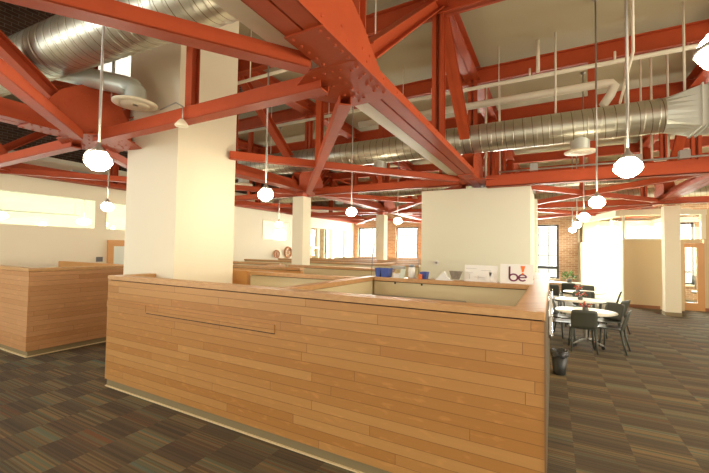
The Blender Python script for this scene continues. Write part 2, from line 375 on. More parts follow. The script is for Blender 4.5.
wr = bpy.data.objects.new('window_15', None); C.objects.link(wr); wr.location = (2.2, 16.05, 2.4); OR[wr.name] = V(wr.location); struct(wr)
MB().beam(A0+V((0, 0, 2.8)), A1+V((0, 0, 2.8)), .01, .84).box(2.25, 3.3, 16.04, 16.05, 2.42, 3.22).box(3.5, 4.35, 16.34, 16.35, 2.4, 3.22).build('window_glass', M_GLASS, wr)
struct(MB().box(2.2, 3.2, 15.98, 16.0, 0, .11).box(4.43, 9, 16.28, 16.3, 0, .11).build('baseboard_office', mat('rust_vinyl_base', (.30, .12, .045), .6)))
struct(MB().box(1.2, 3.9, 19.7, 19.8, 0, 3.3).build('wall_office_back', M_WHITE))
struct(MB().box(3.7, 3.8, 16.42, 19.7, 0, 3.3).build('wall_office_inner', M_WHITE))
dr = bpy.data.objects.new('door_3', None); C.objects.link(dr); dr.location = (4.13, 16.34, 0); OR[dr.name] = V(dr.location); struct(dr)
MB().box(3.845, 3.93, 16.27, 16.36, 0, 2.265).box(4.24, 4.425, 16.27, 16.36, 0, 2.265).box(3.93, 4.24, 16.27, 16.36, 2.12, 2.265).box(3.93, 4.24, 16.27, 16.36, 0, .26).build('door_frame', M_ORANGEWOOD, dr)
MB().box(3.93, 4.24, 16.31, 16.32, .26, 2.12).build('door_glass', M_GLASS, dr)

# ------------------------------------------------------------ steel: trusses, ties, braces, purlins
NY = [-2.7, 2.8, 8.3, 13.8, 19.3]; MY = [.05, 5.55, 11.05, 16.55]
GX = [-10.46, -6.01, -1.56, 2.89]
ZB = 3.45; ZT = 5.82
def truss(x, label):
    t = thing('roof_truss', label, 'truss', (x, 8, ZB), 'red roof trusses')
    b = MB()
    for s_ in (-1, 1):
        cx_ = x+s_*.0825
        b.box(cx_-.0725, cx_+.0725, -4, 20, ZB, ZB+.02)
        b.box(x+s_*.02-.006, x+s_*.02+.006, -4, 20, ZB+.02, ZB+.26)
        b.box(x+s_*.155-.006, x+s_*.155+.006, -4, 20, ZB+.0, ZB+.10)
    yy = -3.9
    while yy < 20: 
        for s_ in (-1, 1): b.rivet((x+s_*.161, yy, ZB+.055), (s_, 0, 0), .014)
        yy += .35
    b.build('bottom_chord', M_RED, t)
    MB().channel((x, -4, ZT), (x, 20, ZT), .32, .30).build('top_chord', M_RED, t)
    for y in NY+MY:
        v = MB()
        for s_ in (-1, 1):
            v.box(x+s_*.05-.04, x+s_*.05+.04, y-.065, y-.053, ZB+.1, ZT); v.box(x+s_*.02-.006, x+s_*.02+.006, y-.065, y+.065, ZB+.1, ZT)
            v.box(x+s_*.05-.04, x+s_*.05+.04, y+.053, y+.065, ZB+.1, ZT)
        v.build('vertical', M_RED, t)
    for y in NY:
        for m in MY:
            if abs(abs(m-y)-2.75) < .01:
                s0 = 1 if m > y else -1
                MB().channel((x, y+s0*.25, ZB+.32), (x, m-s0*.1, ZT-.1), .20, .15).build('diagonal', M_RED, t)
                if x == GX[2] and y == 2.8 and m < y:
                    rv = MB(); d_ = (V((x, m-s0*.1, ZT-.1))-V((x, y+s0*.25, ZB+.32))); L_ = d_.length; d_.normalize(); nn = V((1, 0, 0)).cross(d_); nn = nn if nn.z < 0 else -nn
                    for q in range(22):
                        for sx in (-.07, .07): rv.rivet(V((x, y+s0*.25, ZB+.32))+d_*(.15+q*.14)+nn*.075+V((sx, 0, 0)), nn, .014)
                    rv.build('rivet_rows', M_RED, t)
    for y in NY:
        for s_ in (-1, 1):
            near = x > -2 and x < 0 and y == 2.8; k_ = .5 if near else 1
            g_ = MB(); xx = x+s_*.115
            pr = [(-.56, .0), (-.56, .33), (-.40, .55), (-.16, .71), (.16, .71), (.40, .55), (.57, .30), (.57, 0)]
            if near: pr = [(-1.25, 0), (-1.25, .62), (-.62, .62), (-.05, .36), (.30, .12), (.30, 0)]
            g_.prism([(xx, y+a, ZB+.02+c*(1 if near else k_)) for a, c in pr], (s_*.012, 0, 0))
            for a, c in [(-.5+.125*k, .06) for k in range(9)]+[(-.42+.07*k, .30+.075*k) for k in range(5)]+[(.42-.07*k, .30+.075*k) for k in range(5)]+[(-.07, .3+.1*k) for k in range(4)]+[(.07, .3+.1*k) for k in range(4)]:
                if near and (a > .2 or c > .3): continue
                g_.rivet((xx+s_*.012, y+a, ZB+.02+c*k_), (s_, 0, 0), .014)
            g_.build('gusset_plate', M_RED, t)
        # horizontal plates under the chord where ties and braces land
        g_ = MB(); z = ZB-.015
        g_.box(x-.17, x+.17, y-.74, y-.24, z, ZB)
        for k in range(5):
            for sx in (-1, 1): g_.rivet((x+sx*.12, y-.70+.1*k, z), (0, 0, -1))
        g_.build('cover_plate', M_RED, t)
        z2 = ZB-.018
        for s_ in (-1, 1):
            if (s_ == 1 and x > -2 and y == 2.8) or (s_ == -1 and x < -10): continue
            g_ = MB()
            pl = [(.17 if s_ < 0 else .0, -.24), (-.30, -.26), (-.74, .05), (-.52, .38), (-.34, .60), (.17 if s_ < 0 else 0, .55)]
            g_.prism([(x+(a if s_ < 0 else -a), y+c, z2-(.012 if s_ > 0 else 0)) for a, c in pl], (0, 0, .014))
            for a, c in [(-.12, -.16), (-.12, -.04), (-.12, .08), (-.12, .2), (-.12, .32), (-.12, .44), (.11, -.14), (.11, 0), (.11, .14), (.11, .28), (.11, .42), (-.32, -.14), (-.44, -.04), (-.55, .05), (-.64, .06), (-.26, .08), (-.34, .12), (-.42, .22), (-.34, .36), (-.30, .46), (-.26, .3), (-.20, -.16), (-.04, -.16), (.04, -.10), (.04, .05), (.04, .2), (.04, .35), (-.2, .5), (-.2, .38), (-.52, .2), (-.6, .14)]:
                if s_ > 0 and a > 0: continue
                g_.rivet((x+(a if s_ < 0 else -a), y+c, z2-(.012 if s_ > 0 else 0)), (0, 0, -1))
            g_.build('gusset_plate', M_RED, t)
    return t
truss(GX[0], 'red steel truss running along the top of the cream partition wall')
truss(GX[1], 'red steel truss whose chord passes just left of the square plaster pier')
truss(GX[2], 'large riveted red truss crossing overhead towards the white box room')
truss(GX[3], 'red steel truss at the far right edge above the square column')
def tie(x0, x1, y, label, h=.15, w_=.15):
    z = 3.36+h/2 if h < .2 else 3.39
    t = MB(); e0, e1 = x0+.30, x1-.30
    t.beam((e0, y, z-h/2+.008), (e1, y, z-h/2+.008), w_, .016); t.beam((e0, y-w_/2+.007, z), (e1, y-w_/2+.007, z), .014, h); t.beam((e0, y+w_/2-.007, z), (e1, y+w_/2-.007, z), .014, h)
    return tag(t.build('tie_beam', M_RED), label, 'beam', 'red tie beams between the trusses')
ties = [(0, 1, 0, 'at the left edge below the shiny duct'), (1, 2, 1, '')]
tie(GX[0], GX[1], 2.8, 'short red tie beam reaching the left edge beneath the big gusset plate')
tie(GX[1], GX[2], 2.8, 'red tie beam crossing in front of the square plaster pier')
tie(GX[0], GX[1], 8.3, 'red tie beam from partition wall truss to the nearer slim white column')
tie(GX[1], GX[2], 8.3, 'red tie beam from the nearer slim column to the white box room', .18)
tie(GX[2], GX[3]+4.4, 8.3, 'deep red tie beam above the dining tables, right of the white box room', .24, .2)
tie(GX[0], GX[1], 13.8, 'distant red tie beam between partition truss and farther slim column')
tie(GX[1], GX[2], 13.8, 'distant red tie beam right of the farther slim column')
tie(GX[2], GX[3]+4.4, 13.8, 'distant red tie beam behind the hanging lamps over the tables', .18)
def brace(p, q, label, z=3.40):
    a, b = V((*p, z)), V((*q, z)); d = (b-a).normalized(); a += d*(1.98 if 'behind the plaster pier' in label else .42); b -= d*.42
    t = MB(); t.beam(a, b, .13, .014, ou=0, ov=-.055); t.beam(a, b, .014, .12, ou=-.058); t.beam(a, b, .014, .12, ou=.058)
    return tag(t.build('diagonal_brace', M_RED), label, 'brace', 'red diagonal braces between the trusses')
X = GX; Y = NY
def xb(i, j, la, lb):
    if (i, j) == (1, 0):
        brace(V((X[1], -3.7)), V((X[2], Y[1])), la, 3.44); brace(V((X[1], Y[1])), V((X[2], -1.0)), lb, 3.40); return
    a = V((X[i], Y[j])); b = V((X[i+1], Y[j+1])); c = V((X[i+1], Y[j])); d = V((X[i], Y[j+1]))
    brace(a, b, la, 3.44); brace(c, d, lb, 3.40)
xb(1, 0, 'red diagonal brace across the top left, ending at the riveted overhead plate', 'red diagonal brace descending from the left edge to the big gusset plate')
xb(1, 1, 'red diagonal brace running behind the plaster pier to the large truss', 'red diagonal brace dropping from the riveted overhead plate to the slim column')
xb(0, 1, 'red diagonal brace along the left partition windows', 'red diagonal brace left of the near hanging lamp')
xb(0, 2, 'red diagonal brace over the far cubicles near the partition wall', 'red diagonal brace left of the farther slim column')
xb(1, 2, 'red diagonal brace landing at the top left corner of the white box room', 'red diagonal brace between the two slim columns')
xb(2, 2, 'red diagonal brace from the box room to the square right hand column', 'red diagonal brace rising to the right edge over the tables')
xb(0, 3, 'far red diagonal brace near the corner windows', 'second far red diagonal brace near the corner windows')
xb(1, 3, 'far red diagonal brace in front of the rear brick wall', 'far red diagonal brace behind the farther slim column')
xb(2, 3, 'far red diagonal brace above the office soffit', 'far red diagonal brace above the narrow rear window')
for xm, y, lb in ((-3.78, 2.8, 'short red steel hanger in front of the pier'), (-3.78, 5.55, 'red steel hanger above the crossing of two braces'), (.66, 8.3, 'red steel hanger on the deep tie over the tables'),
                  (-3.78, 8.3, 'red hanger on the tie left of the box room'), (-8.2, 8.3, 'red hanger left of the slim column'),
                  (.66, 11.05, 'red hanger beyond the long duct over the tables'), (-3.78, 13.8, 'far red hanger between the slim columns and box room')):
    y += .05 if y == 2.8 else 0; zt = 6.0 if (xm < -6 and y < 6) else 5.6
    v = MB().box(xm-.055, xm+.055, y-.055, y-.043, 3.38, zt).box(xm-.006, xm+.006, y-.043, y+.043, 3.38, zt).box(xm-.055, xm+.055, y+.043, y+.055, 3.38, zt)
    tag(v.build('steel_hanger', M_RED), lb, 'hanger', 'red vertical hangers')
ordn = ['nearest', 'second', 'third', 'fourth', 'fifth', 'sixth', 'seventh', 'eighth']
for k, y in enumerate(sorted(NY[1:]+MY)):
    p = MB().channel((-6.1 if 2 < y < 6 else -14.4, y, 5.74), (8.8, y, 5.74), .16, .34, .02)
    tag(p.build('ceiling_purlin', M_RED), 'red steel purlin under the cream ceiling, %s from the front' % ordn[k], 'beam', 'red ceiling purlins')

# columns
def column(x, y, wd, top, label):
    t = thing('square_column', label, 'column', (x, y, 0), 'white square columns')
    MB().box(x-wd/2, x+wd/2, y-wd/2, y+wd/2, 0, top).build('shaft', M_WALL, t, .01)
    MB().box(x-wd/2-.012, x+wd/2+.012, y-wd/2-.012, y+wd/2+.012, 0, .11).build('base_trim', M_BASE, t)
    MB().box(x-.1, x+.1, y-.1, y+.1, top, 3.415).build('steel_cap', M_RED, t)
    return t
column(-6.07, 8.12, .36, 3.3, 'slim white column beyond the counter, nearer of the two')
column(-6.15, 13.65, .36, 3.3, 'slim white column in front of the rear windows')
column(3.22, 14.7, .38, 3.38, 'cream square column at the right beside the office door')

# ------------------------------------------------------------ ducts
def duct(mb, a, b, r, step=.2, n=28, hh=.006):
    a, b = V(a), V(b); L = (b-a).length; d = (b-a)/L; pts = []; rad = []; s_ = 0
    while s_ < L:
        for o_, k in ((0, r), (.004, r), (step-.024, r), (step-.018, r), (step-.014, r+hh), (step-.007, r+hh), (step-.003, r)):
            if s_+o_ < L: pts.append(a+d*(s_+o_)); rad.append(k)
        s_ += step
    pts.append(b); rad.append(r)
    mb.tube(pts, rad, n, cap=False)
def diffuser(mbp, c, r):
    mbp.lathe([(r*.12, .0), (r*.62, -.005), (r*.66, .012), (r*.7, .0), (r, .012), (r*1.0, .03), (r*.7, .055), (r*.5, .07)], c, 32)
DY, DZ, DR = 7.75, 4.20, .285
t = thing('spiral_duct', 'long silver spiral duct crossing the room behind the large truss', 'duct', (0, DY, DZ-DR))
mb = MB(); duct(mb, (-10.85, DY, DZ), (1.62, DY, DZ), DR); mb.build('duct_tube', M_GALV, t)
mb = MB(); n = 24; ring = []; sq = []
for k in range(n):
    a = 2*PI*k/n; cy_, cz_ = math.cos(a), math.sin(a); m_ = max(abs(cy_), abs(cz_))
    ring.append((1.62, DY+cy_*DR, DZ+cz_*DR)); sq.append((2.0, DY+.33*cy_/m_, DZ+.31*cz_/m_))
mb.add(ring+sq, [(k, (k+1) % n, n+(k+1) % n, n+k) for k in range(n)])
mb.build('square_transition', M_SHEET, t)
mb = MB().box(2.0, 4.6, DY-.33, DY+.33, DZ-.31, DZ+.31)
for xx in (2.02, 2.1, 3.2): mb.box(xx, xx+.02, DY-.36, DY+.36, DZ-.34, DZ+.34)
for k in range(9): mb.rivet((2.13, DY-.33, DZ-.28+.07*k), (0, -1, 0), .012)
mb.build('rectangular_section', M_SHEET, t)
mb = MB()
for xx in (.9, 1.15, -3.6, -1.2): mb.lathe([(DR+.004, -.012), (DR+.022, -.012), (DR+.022, .012), (DR+.004, .012)], (0, 0, 0), 28)
for xx in (.44, -3.55, -7.9):
    MB().lathe([(.15, 3.76), (.15, DZ-.1)], (xx, DY, 0), 20).build('drop_pipe', M_SHEET, t)
    mb = MB(); diffuser(mb, (xx, DY, 3.70), .26); mb.build('diffuser_plate', M_PLATE, t)
t = thing('spiral_duct', 'large silver spiral duct at the top left above the plaster pier', 'duct', (-6, 2.5, 4.4))
mb = MB(); duct(mb, (-10.3, 2.04, 4.52), (-2.3, 2.54, 4.52), .32, .16, 32, .005); mb.build('duct_tube', M_GALV, t)
mb = MB(); mb.tube([(-6.5, 2.38, 4.46), (-5.40, 2.97, 4.20), (-5.30, 3.03, 4.165), (-5.26, 3.04, 4.12), (-5.26, 3.04, 3.96)], .135, 24, False); mb.build('branch_elbow', M_SHEET, t)
mb = MB(); diffuser(mb, (-5.26, 3.04, 3.91), .29); mb.build('diffuser_plate', M_PLATE, t)
t = thing('spiral_duct', 'farther silver spiral duct beyond the lamps over the tables', 'duct', (-3, 12.4, 3.7))
mb = MB(); duct(mb, (-10.5, 12.0, 4.0), (3.6, 12.0, 4.0), .22, .2, 20); mb.build('duct_tube', M_GALV, t)
for xx in (-7.2, -.6): MB().lathe([(.15, 3.62), (.15, 3.9)], (xx, 12.0, 0), 16).build('drop_pipe', M_SHEET, t)
t = thing('spiral_duct', 'farthest silver spiral duct in front of the rear brick wall', 'duct', (-3, 17.6, 3.7))
mb = MB(); duct(mb, (-10.5, 17.6, 4.1), (6, 17.6, 4.1), .3, .25, 20); mb.build('duct_tube', M_GALV, t)
# duct straps
for k, xx in enumerate((-8.6, -6.9, -5.0, -3.0, -.95, .05, 1.15, 1.9)):
    MBs = MB(); MBs.tube([(xx, DY-.0, DZ+DR-.01), (xx, DY, 6.05)], .008, 6)
    if k > 4: MBs.tube([(xx, DY, DZ+DR), (xx, DY, 6.05)], .018, 8)
    tag(MBs.build('duct_hanger_rod', M_PIPE), 'thin hanger rod holding the long duct, %s from the left' % ordn[k], 'rod', 'hanger rods of the long duct')

# ------------------------------------------------------------ pipes
def pipe(name, pts, r, label, m=M_PIPE, cat='pipe', extra=None):
    mb = MB().tube(pts, r, 12)
    if extra: extra(mb)
    return tag(mb.build(name, m), label, cat)
pipe('sprinkler_pipe', [(-10.2, 8.0, 5.38), (7, 8.0, 5.38)], .04, 'thin white sprinkler pipe running under the red purlin across the right ceiling',
     extra=lambda b: [b.tube([(xx, 8.0, 5.38), (xx, 8.0, 5.57)], .02, 8) for xx in (-4.5, -2.4, -.4, 1.0, 2.4)])
pipe('insulated_pipe', [(-4.2, 7.9, 4.97), (.82, 7.9, 4.97), (.93, 7.9, 4.96), (.98, 7.9, 4.9), (.92, 7.9, 4.75), (.80, 7.9, 4.56)], .075, 'thick cream insulated pipe bending down behind the long duct')
pipe('sprinkler_pipe', [(-10.2, 5.0, 5.05), (-1.95, 5.0, 5.05)], .03, 'white pipe crossing above the red braces left of the large truss',
     extra=lambda b: [b.tube([(xx, 5.0, 5.05), (xx, 5.0, 6.05)], .012, 8) for xx in (-8, -5.0, -3.2, -2.4)])
tag(MB().box(-1.95, -1.755, -3.5, 8.1, 3.50, 3.58).build('cable_tray', M_PIPE), 'cream painted cable tray running alongside the large overhead truss', 'tray')
pipe('vertical_pipe', [(-.25, 7.9, 5.42), (-.25, 7.9, 6.05)], .035, 'white vertical pipe dropping from the ceiling to the sprinkler line')
pipe('vertical_pipe', [(-1.35, 8.75, 3.32), (-1.35, 8.75, 6.05)], .025, 'white vertical pipe rising from the left of the box room roof')
pipe('vertical_pipe', [(-1.05, 8.75, 3.32), (-1.05, 8.75, 6.05)], .016, 'slimmer white conduit rising from the box room roof')
pipe('vertical_pipe', [(.95, 6.0, 6.05), (.95, 6.0, 4.6), (.95, 7.1, 4.3)], .02, 'white conduit hanging beside the nearest lamp stem over the tables')
pipe('steel_conduit', [(-1.0, 8.12, 3.55), (4.5, 8.12, 3.55)], .018, 'grey conduit clipped on top of the deep tie beam', M_STEEL, extra=lambda b: [b.box(xx, xx+.14, 8.05, 8.18, 3.52, 3.66) for xx in (-.4, 1.25, 1.9)])
pipe('steel_conduit', [(-4.9, 2.78, 3.53), (-2.4, 2.78, 3.53)], .012, 'thin conduit lying on the tie in front of the pier', M_STEEL)
for xx, lb in ((1.35, 'white trapeze hanger left of the farther pair, below the duct'), (1.75, 'white trapeze hanger nearest the right edge, below the duct')):
    tag(MB().tube([(xx-.12, 8.6, 6.05), (xx-.12, 8.6, 3.68), (xx-.08, 8.6, 3.62), (xx+.08, 8.6, 3.62), (xx+.12, 8.6, 3.68), (xx+.12, 8.6, 6.05)], .018, 8).build('trapeze_hanger', M_PIPE), lb, 'hanger')
# small flood lamp on the tie before the pier
t = thing('spot_lamp', 'small spot lamp clamped on the red tie before the pier', 'lamp', (-3.85, 2.7, 3.3))
MB().tube([(-4.15, 2.70, 3.54), (-3.85, 2.69, 3.57), (-3.72, 2.69, 3.5), (-3.72, 2.69, 3.33)], .008, 6).build('cable', M_STEEL, t)
MB().lathe([(.02, .07), (.04, .05), (.075, 0), (.07, -.012), (.0, -.015)], (-3.72, 2.68, 3.28), 16).build('lamp_head', M_PLATE, t)

# ------------------------------------------------------------ pendant lamps
def make_pendant(x, y, z, label, top=6.05):
    t = thing('pendant_lamp', label, 'lamp', (x, y, z), 'glowing pendant lamps')
    MB().tube([(x, y, z+.17), (x, y, top-.02)], .0125, 8).lathe([(.05, top), (.05, top-.03), (.013, top-.06)], (x, y, 0), 12).build('stem', M_STEEL, t)
    MB().lathe([(.013, .19), (.018, .155), (.045, .12), (.05, .09)], (x, y, z), 16).build('fitter', M_STEEL, t)
    MB().lathe([(.045, .095), (.065, .078), (.103, .04), (.115, .013), (.115, -.01), (.095, -.045), (.05, -.082), (.0, -.096)], (x, y, z), 24).build('glass_shade', M_LAMP, t)
    b = MB().lathe([(.117, .010), (.122, .010), (.122, -.005), (.117, -.005)], (x, y, z), 24)
    for k in range(3):
        a = 2*PI*k/3+.4; c_, s_ = math.cos(a), math.sin(a)
        b.tube([(x+.04*c_, y+.04*s_, z+.115), (x+.085*c_, y+.085*s_, z+.09), (x+.117*c_, y+.117*s_, z+.045), (x+.122*c_, y+.122*s_, z)], .004, 5)
    b.build('holder_ring', M_STEEL, t)
    return t
P0 = make_pendant(.62, 4.22, 2.7, 'glowing pendant lamp nearest above the dining tables')
lamps = [(.62, 1.91, 2.7, 'glowing pendant lamp cut by the right edge of the view'), (.62, 6.98, 2.7, 'glowing pendant lamp second in the row over the tables'),
         (.62, 9.8, 2.7, 'glowing pendant lamp third in the row over the tables'), (.62, 12.6, 2.7, 'small glowing pendant lamp fourth in the row over the tables'),
         (.62, 15.4, 2.7, 'farthest small pendant lamp beside the rear brick pier'),
         (-3.82, 1.88, 2.7, 'large glowing pendant lamp left of the plaster pier'), (-3.84, 4.22, 2.7, 'bright pendant lamp just right of the plaster pier'),
         (-3.86, 6.95, 2.7, 'glowing pendant lamp in front of the slim columns'), (-3.84, 9.6, 2.7, 'small pendant lamp left of the white box room'),
         (-8.25, 9.75, 2.7, 'faint pendant lamp right of the nearer slim column')]
for x, y, z, lb in lamps:
    c = copy_tree(P0); c.location = (x, y, z); c['label'] = lb
make_pendant(-8.2, 4.24, 2.7, 'smaller glowing pendant lamp by the partition window at left', 9.6)
make_pendant(-8.25, 7.0, 2.62, 'faint pendant lamp before the small partition window', 9.6)
# lamps in the left room
for x, y, lb in ((-12.6, 3.9, 'white globe lamp inside the left room, behind the glass at left'), (-12.9, 6.0, 'white globe lamp inside the left room, nearer the pier'), (-12.8, 9, 'globe lamp inside the left room behind the pier'), (-12.8, 12.5, 'globe lamp inside the left room behind the small square window')):
    t = thing('globe_lamp', lb, 'lamp', (x, y, 2.6))
    MB().lathe([(.0, .12), (.14, .08), (.2, 0), (.14, -.07), (0, -.1)], (x, y, 2.62), 20).build('globe', M_LAMPW, t)
    MB().tube([(x, y, 2.74), (x, y, 3.95)], .012, 6).build('stem', M_STEEL, t)
tag(MB().tube([(-11.9, 3.0, 2.72), (-11.9, 5.4, 2.74)], .014, 8).tube([(-11.9, 5.3, 2.74), (-11.9, 5.3, 3.1)], .006, 6).build('track_rail', M_STEEL), 'thin dark rail seen through the partition window at left', 'rail')

# ------------------------------------------------------------ wooden counters
def cap_strip(mb, x0, x1, y0, y1): mb.box(x0, x1, y0, y1, 1.435, 1.49)
LZ = 1.065
t = thing('reception_counter', 'long maple clad counter enclosure across the foreground', 'counter', (-2.7, 2.81, 0))
MB().box(-5.34, -.05, 2.81, 2.93, .10, 1.425).build('front_cladding', M_BOARD, t)
MB().box(-4.46, -2.40, 2.798, 2.81, LZ, LZ+.082).box(-5.335, -4.47, 2.798, 2.81, LZ+.007, LZ+.088).build('proud_board', M_BOARD, t)
MB().box(-4.46, -2.40, 2.804, 2.812, LZ-.010, LZ).build('painted_groove_shadow', M_GAP, t)  # dark strip painting the shade of the slit below the board
MB().box(-5.34, -5.22, 2.93, 3.40, .10, 1.425).build('end_cladding', M_BOARD, t)
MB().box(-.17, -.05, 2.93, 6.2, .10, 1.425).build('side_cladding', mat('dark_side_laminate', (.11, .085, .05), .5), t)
MB().box(-5.2, -.19, 2.94, 2.99, 0, 1.425).box(-.23, -.17, 2.94, 5.0, 0, 1.425).build('inner_lining', M_PANEL, t)
MB().box(-5.32, -.07, 2.83, 2.95, 1.420, 1.435).box(-.15, -.07, 2.95, 6.15, 1.425, 1.437).box(-5.32, -5.24, 2.95, 3.38, 1.425, 1.437).build('shadow_reveal', M_GAP, t)
b = MB(); cap_strip(b, -5.34, -.05, 2.80, 2.98); b.build('front_cap', M_CAP, t, .004)
b = MB(); cap_strip(b, -.25, -.05, 2.98, 6.2); b.build('side_cap', M_CAP, t, .004)
b = MB(); cap_strip(b, -5.34, -5.20, 2.98, 3.40); b.build('end_cap', M_CAP, t, .004)
MB().box(-5.325, -.065, 2.83, 2.93, 0, .10).box(-5.325, -5.23, 2.93, 3.4, 0, .10).build('kick_base', M_BASE, t)
MB().box(-5.335, -.05, 2.812, 2.83, 0, .012).box(-5.335, -5.325, 2.82, 3.4, 0, .012).build('base_edge', M_BASETRIM, t)
MB().box(-.055, -.042, 2.805, 2.825, 0, 1.43).build('corner_trim', mat('dark_corner_edge', (.22, .13, .06), .4), t)
t = thing('reception_counter', 'maple clad counter at the left edge beside the cream wall', 'counter', (-8.5, 2.82, 0))
MB().box(-10.6, -7.75, 2.82, 2.94, .10, 1.43).box(-7.87, -7.75, 2.94, 5.6, .10, 1.43).build('cladding', wood_boards('pale_board_cladding', (.49, .23, .085), (.53, .265, .105), (.58, .30, .13), .42), t)
MB().box(-10.6, -7.79, 2.86, 2.94, 0, .1).box(-7.87, -7.79, 2.94, 5.6, 0, .1).build('kick_base', M_BASE, t)
MB().box(-10.6, -7.755, 2.825, 2.86, 0, .012).box(-7.79, -7.755, 2.86, 5.6, 0, .012).build('base_edge', M_BASETRIM, t)
b = MB(); cap_strip(b, -10.6, -7.74, 2.81, 2.97); cap_strip(b, -7.90, -7.74, 2.97, 5.6); b.build('cap', M_CAP, t, .004)
MB().box(-10.55, -7.9, 4.4, 4.5, 0, 1.5).build('inner_screen', M_ORANGEWOOD, t)
# screens inside and beyond
def screen(x0, y0, x1, y1, label, pm=None, z=1.49, wcap=.15, grp='low wood capped screens'):
    pm = pm or M_PANEL
    if abs(x1-x0) > abs(y1-y0): X0, X1, Y0, Y1 = min(x0, x1), max(x0, x1), y0-wcap/2, y0+wcap/2; ins = (0, .03)
    else: X0, X1, Y0, Y1 = x0-wcap/2, x0+wcap/2, min(y0, y1), max(y0, y1); ins = (.03, 0)
    t = thing('office_screen', label, 'partition', ((X0+X1)/2, (Y0+Y1)/2, 0), grp)
    MB().box(X0+ins[0], X1-ins[0], Y0+ins[1], Y1-ins[1], 0, z-.065).build('panel', pm, t)
    MB().box(X0+ins[0]+.01, X1-ins[0]-.01, Y0+ins[1]+.01, Y1-ins[1]-.01, z-.065, z-.055).build('shadow_reveal', M_GAP, t)
    MB().box(X0, X1, Y0, Y1, z-.055, z).build('cap', M_CAP, t, .004)
    return t
screen(-2.353, 5.06, -.252, 5.06, 'long cream screen behind the counter carrying the display boards', wcap=.22)
screen(-2.434, 3.0, -2.434, 5.16, 'cream cross screen inside the counter with a desk beside it')
screen(-4.55, 4.72, -2.515, 4.72, 'beige screen inside the counter right of the pier')
screen(-.20, 6.22, -.20, 8.0, 'short wood capped screen behind the display boards', wcap=.3)
screen(-9.6, 6.2, -4.6, 6.2, 'low screen second row behind the pier', M_ORANGEWOOD)
screen(-9.6, 7.7, -6.4, 7.7, 'low screen before the nearer slim column')
screen(-5.7, 7.2, -2.95, 7.2, 'low screen right of the nearer slim column')
screen(-5.9, 6.3, -5.9, 7.2, 'short cross screen just before the slim column')
screen(-9.6, 9.6, -3.2, 9.6, 'low screen behind the nearer slim column')
screen(-9.6, 11.4, -3.4, 11.4, 'low screen midway between the slim columns')
screen(-4.6, 9.7, -4.6, 11.3, 'cross screen between the middle rows')
screen(-9.6, 13.0, -3.4, 13.0, 'low screen just before the farther slim column', M_ORANGEWOOD)
screen(-9.6, 15.6, -3.4, 15.6, 'low screen behind the farther slim column')
screen(-9.6, 18.0, -3.4, 18.0, 'farthest low screen below the rear windows', M_ORANGEWOOD)
tag(MB().box(-5.0, -4.62, 4.66, 4.76, 0, 1.5).build('wood_panel', M_ORANGEWOOD), 'orange wood end panel right behind the plaster pier', 'panel')
# desks
t = thing('desk', 'grey desk in the corner behind the counter', 'desk', (-2.0, 4.3, 0))
MB().prism([(-2.33, 3.3, 1.21), (-1.9, 3.3, 1.21), (-1.85, 4.1, 1.21), (-1.45, 4.45, 1.21), (-1.0, 4.5, 1.21), (-1.0, 4.93, 1.21), (-2.33, 4.93, 1.21)], (0, 0, .03)).build('desktop', M_DESK, t)
MB().box(-1.06, -1.0, 4.6, 4.9, 0, 1.21).box(-2.2, -2.1, 3.4, 3.46, 0, 1.21).build('leg', M_STEEL, t)

# ------------------------------------------------------------ things on the long screen
Zc = 1.49
def lean_board(name, x0, x1, y, h, label, m=M_SIGN, lean=.05):
    t = thing(name, label, 'board', ((x0+x1)/2, y, Zc))
    MB().prism([(x0, y, Zc), (x1, y, Zc), (x1, y+lean, Zc+h), (x0, y+lean, Zc+h)], (0, .008, 0)).build('board', m, t)
    return t
t = lean_board('display_sign', -.63, -.29, 5.06, .245, 'white display board with a purple and orange logo')
def flat(pts, wdt, n0=V((0, -1, 0))):
    mb = MB(); mb.tube(pts, wdt/2, 8); return mb
def arc(cx_, cz_, r, a0, a1, n=16):
    return [(cx_+r*math.cos(math.radians(a0+(a1-a0)*k/n)), cz_+r*math.sin(math.radians(a0+(a1-a0)*k/n))) for k in range(n+1)]
def stroke(mb, pts, wd):
    """flat stroke on the leaning board, pts in (x, height)"""
    L = []; R = []
    for i, (a, c) in enumerate(pts):
        p0 = pts[max(i-1, 0)]; p1 = pts[min(i+1, len(pts)-1)]; dx, dz = p1[0]-p0[0], p1[1]-p0[1]; l = math.hypot(dx, dz) or 1
        nx, nz = -dz/l*wd/2, dx/l*wd/2; L.append((a+nx, c+nz)); R.append((a-nx, c-nz))
    def P3(q, o): return (q[0], 5.06+.05*q[1]/.245-.001-o, Zc+q[1])
    vs = []
    for l_, r_ in zip(L, R): vs += [P3(l_, .003), P3(r_, .003), P3(l_, 0), P3(r_, 0)]
    fs = []
    for i in range(len(pts)-1):
        k = 4*i; fs += [(k, k+1, k+5, k+4), (k, k+4, k+6, k+2), (k+1, k+3, k+7, k+5)]
    k = 4*(len(pts)-1); fs += [(0, 2, 3, 1), (k, k+1, k+3, k+2)]
    mb.add(vs, fs)
mb = MB(); stroke(mb, [(-.532, .215), (-.532, .075)], .018); stroke(mb, arc(-.49, .078, .042, 180, -180, 28), .018); mb.build('logo_letter_b', M_PURPLE, t)
mb = MB(); stroke(mb, arc(-.398, .078, .038, 5, 318, 26), .017); stroke(mb, [(-.436, .078), (-.36, .082)], .014); mb.build('logo_letter_e', M_PURPLE, t)
mb = MB(); mb2 = [(-.42, .225), (-.372, .225), (-.388, .148), (-.404, .148)]
mb.prism([(a, 5.06+.05*c/.245-.004, Zc+c) for a, c in mb2], (0, .003, 0)); stroke(mb, arc(-.396, .128, .006, 0, 360, 12), .012); mb.build('logo_accent', M_ORANGE, t)
t.location.x += .05; t.scale.x = 1.14
t = lean_board('plan_sheet', -1.06, -.64, 5.08, .215, 'pale sheet with faint drawing, left of the logo board', M_PAPER)
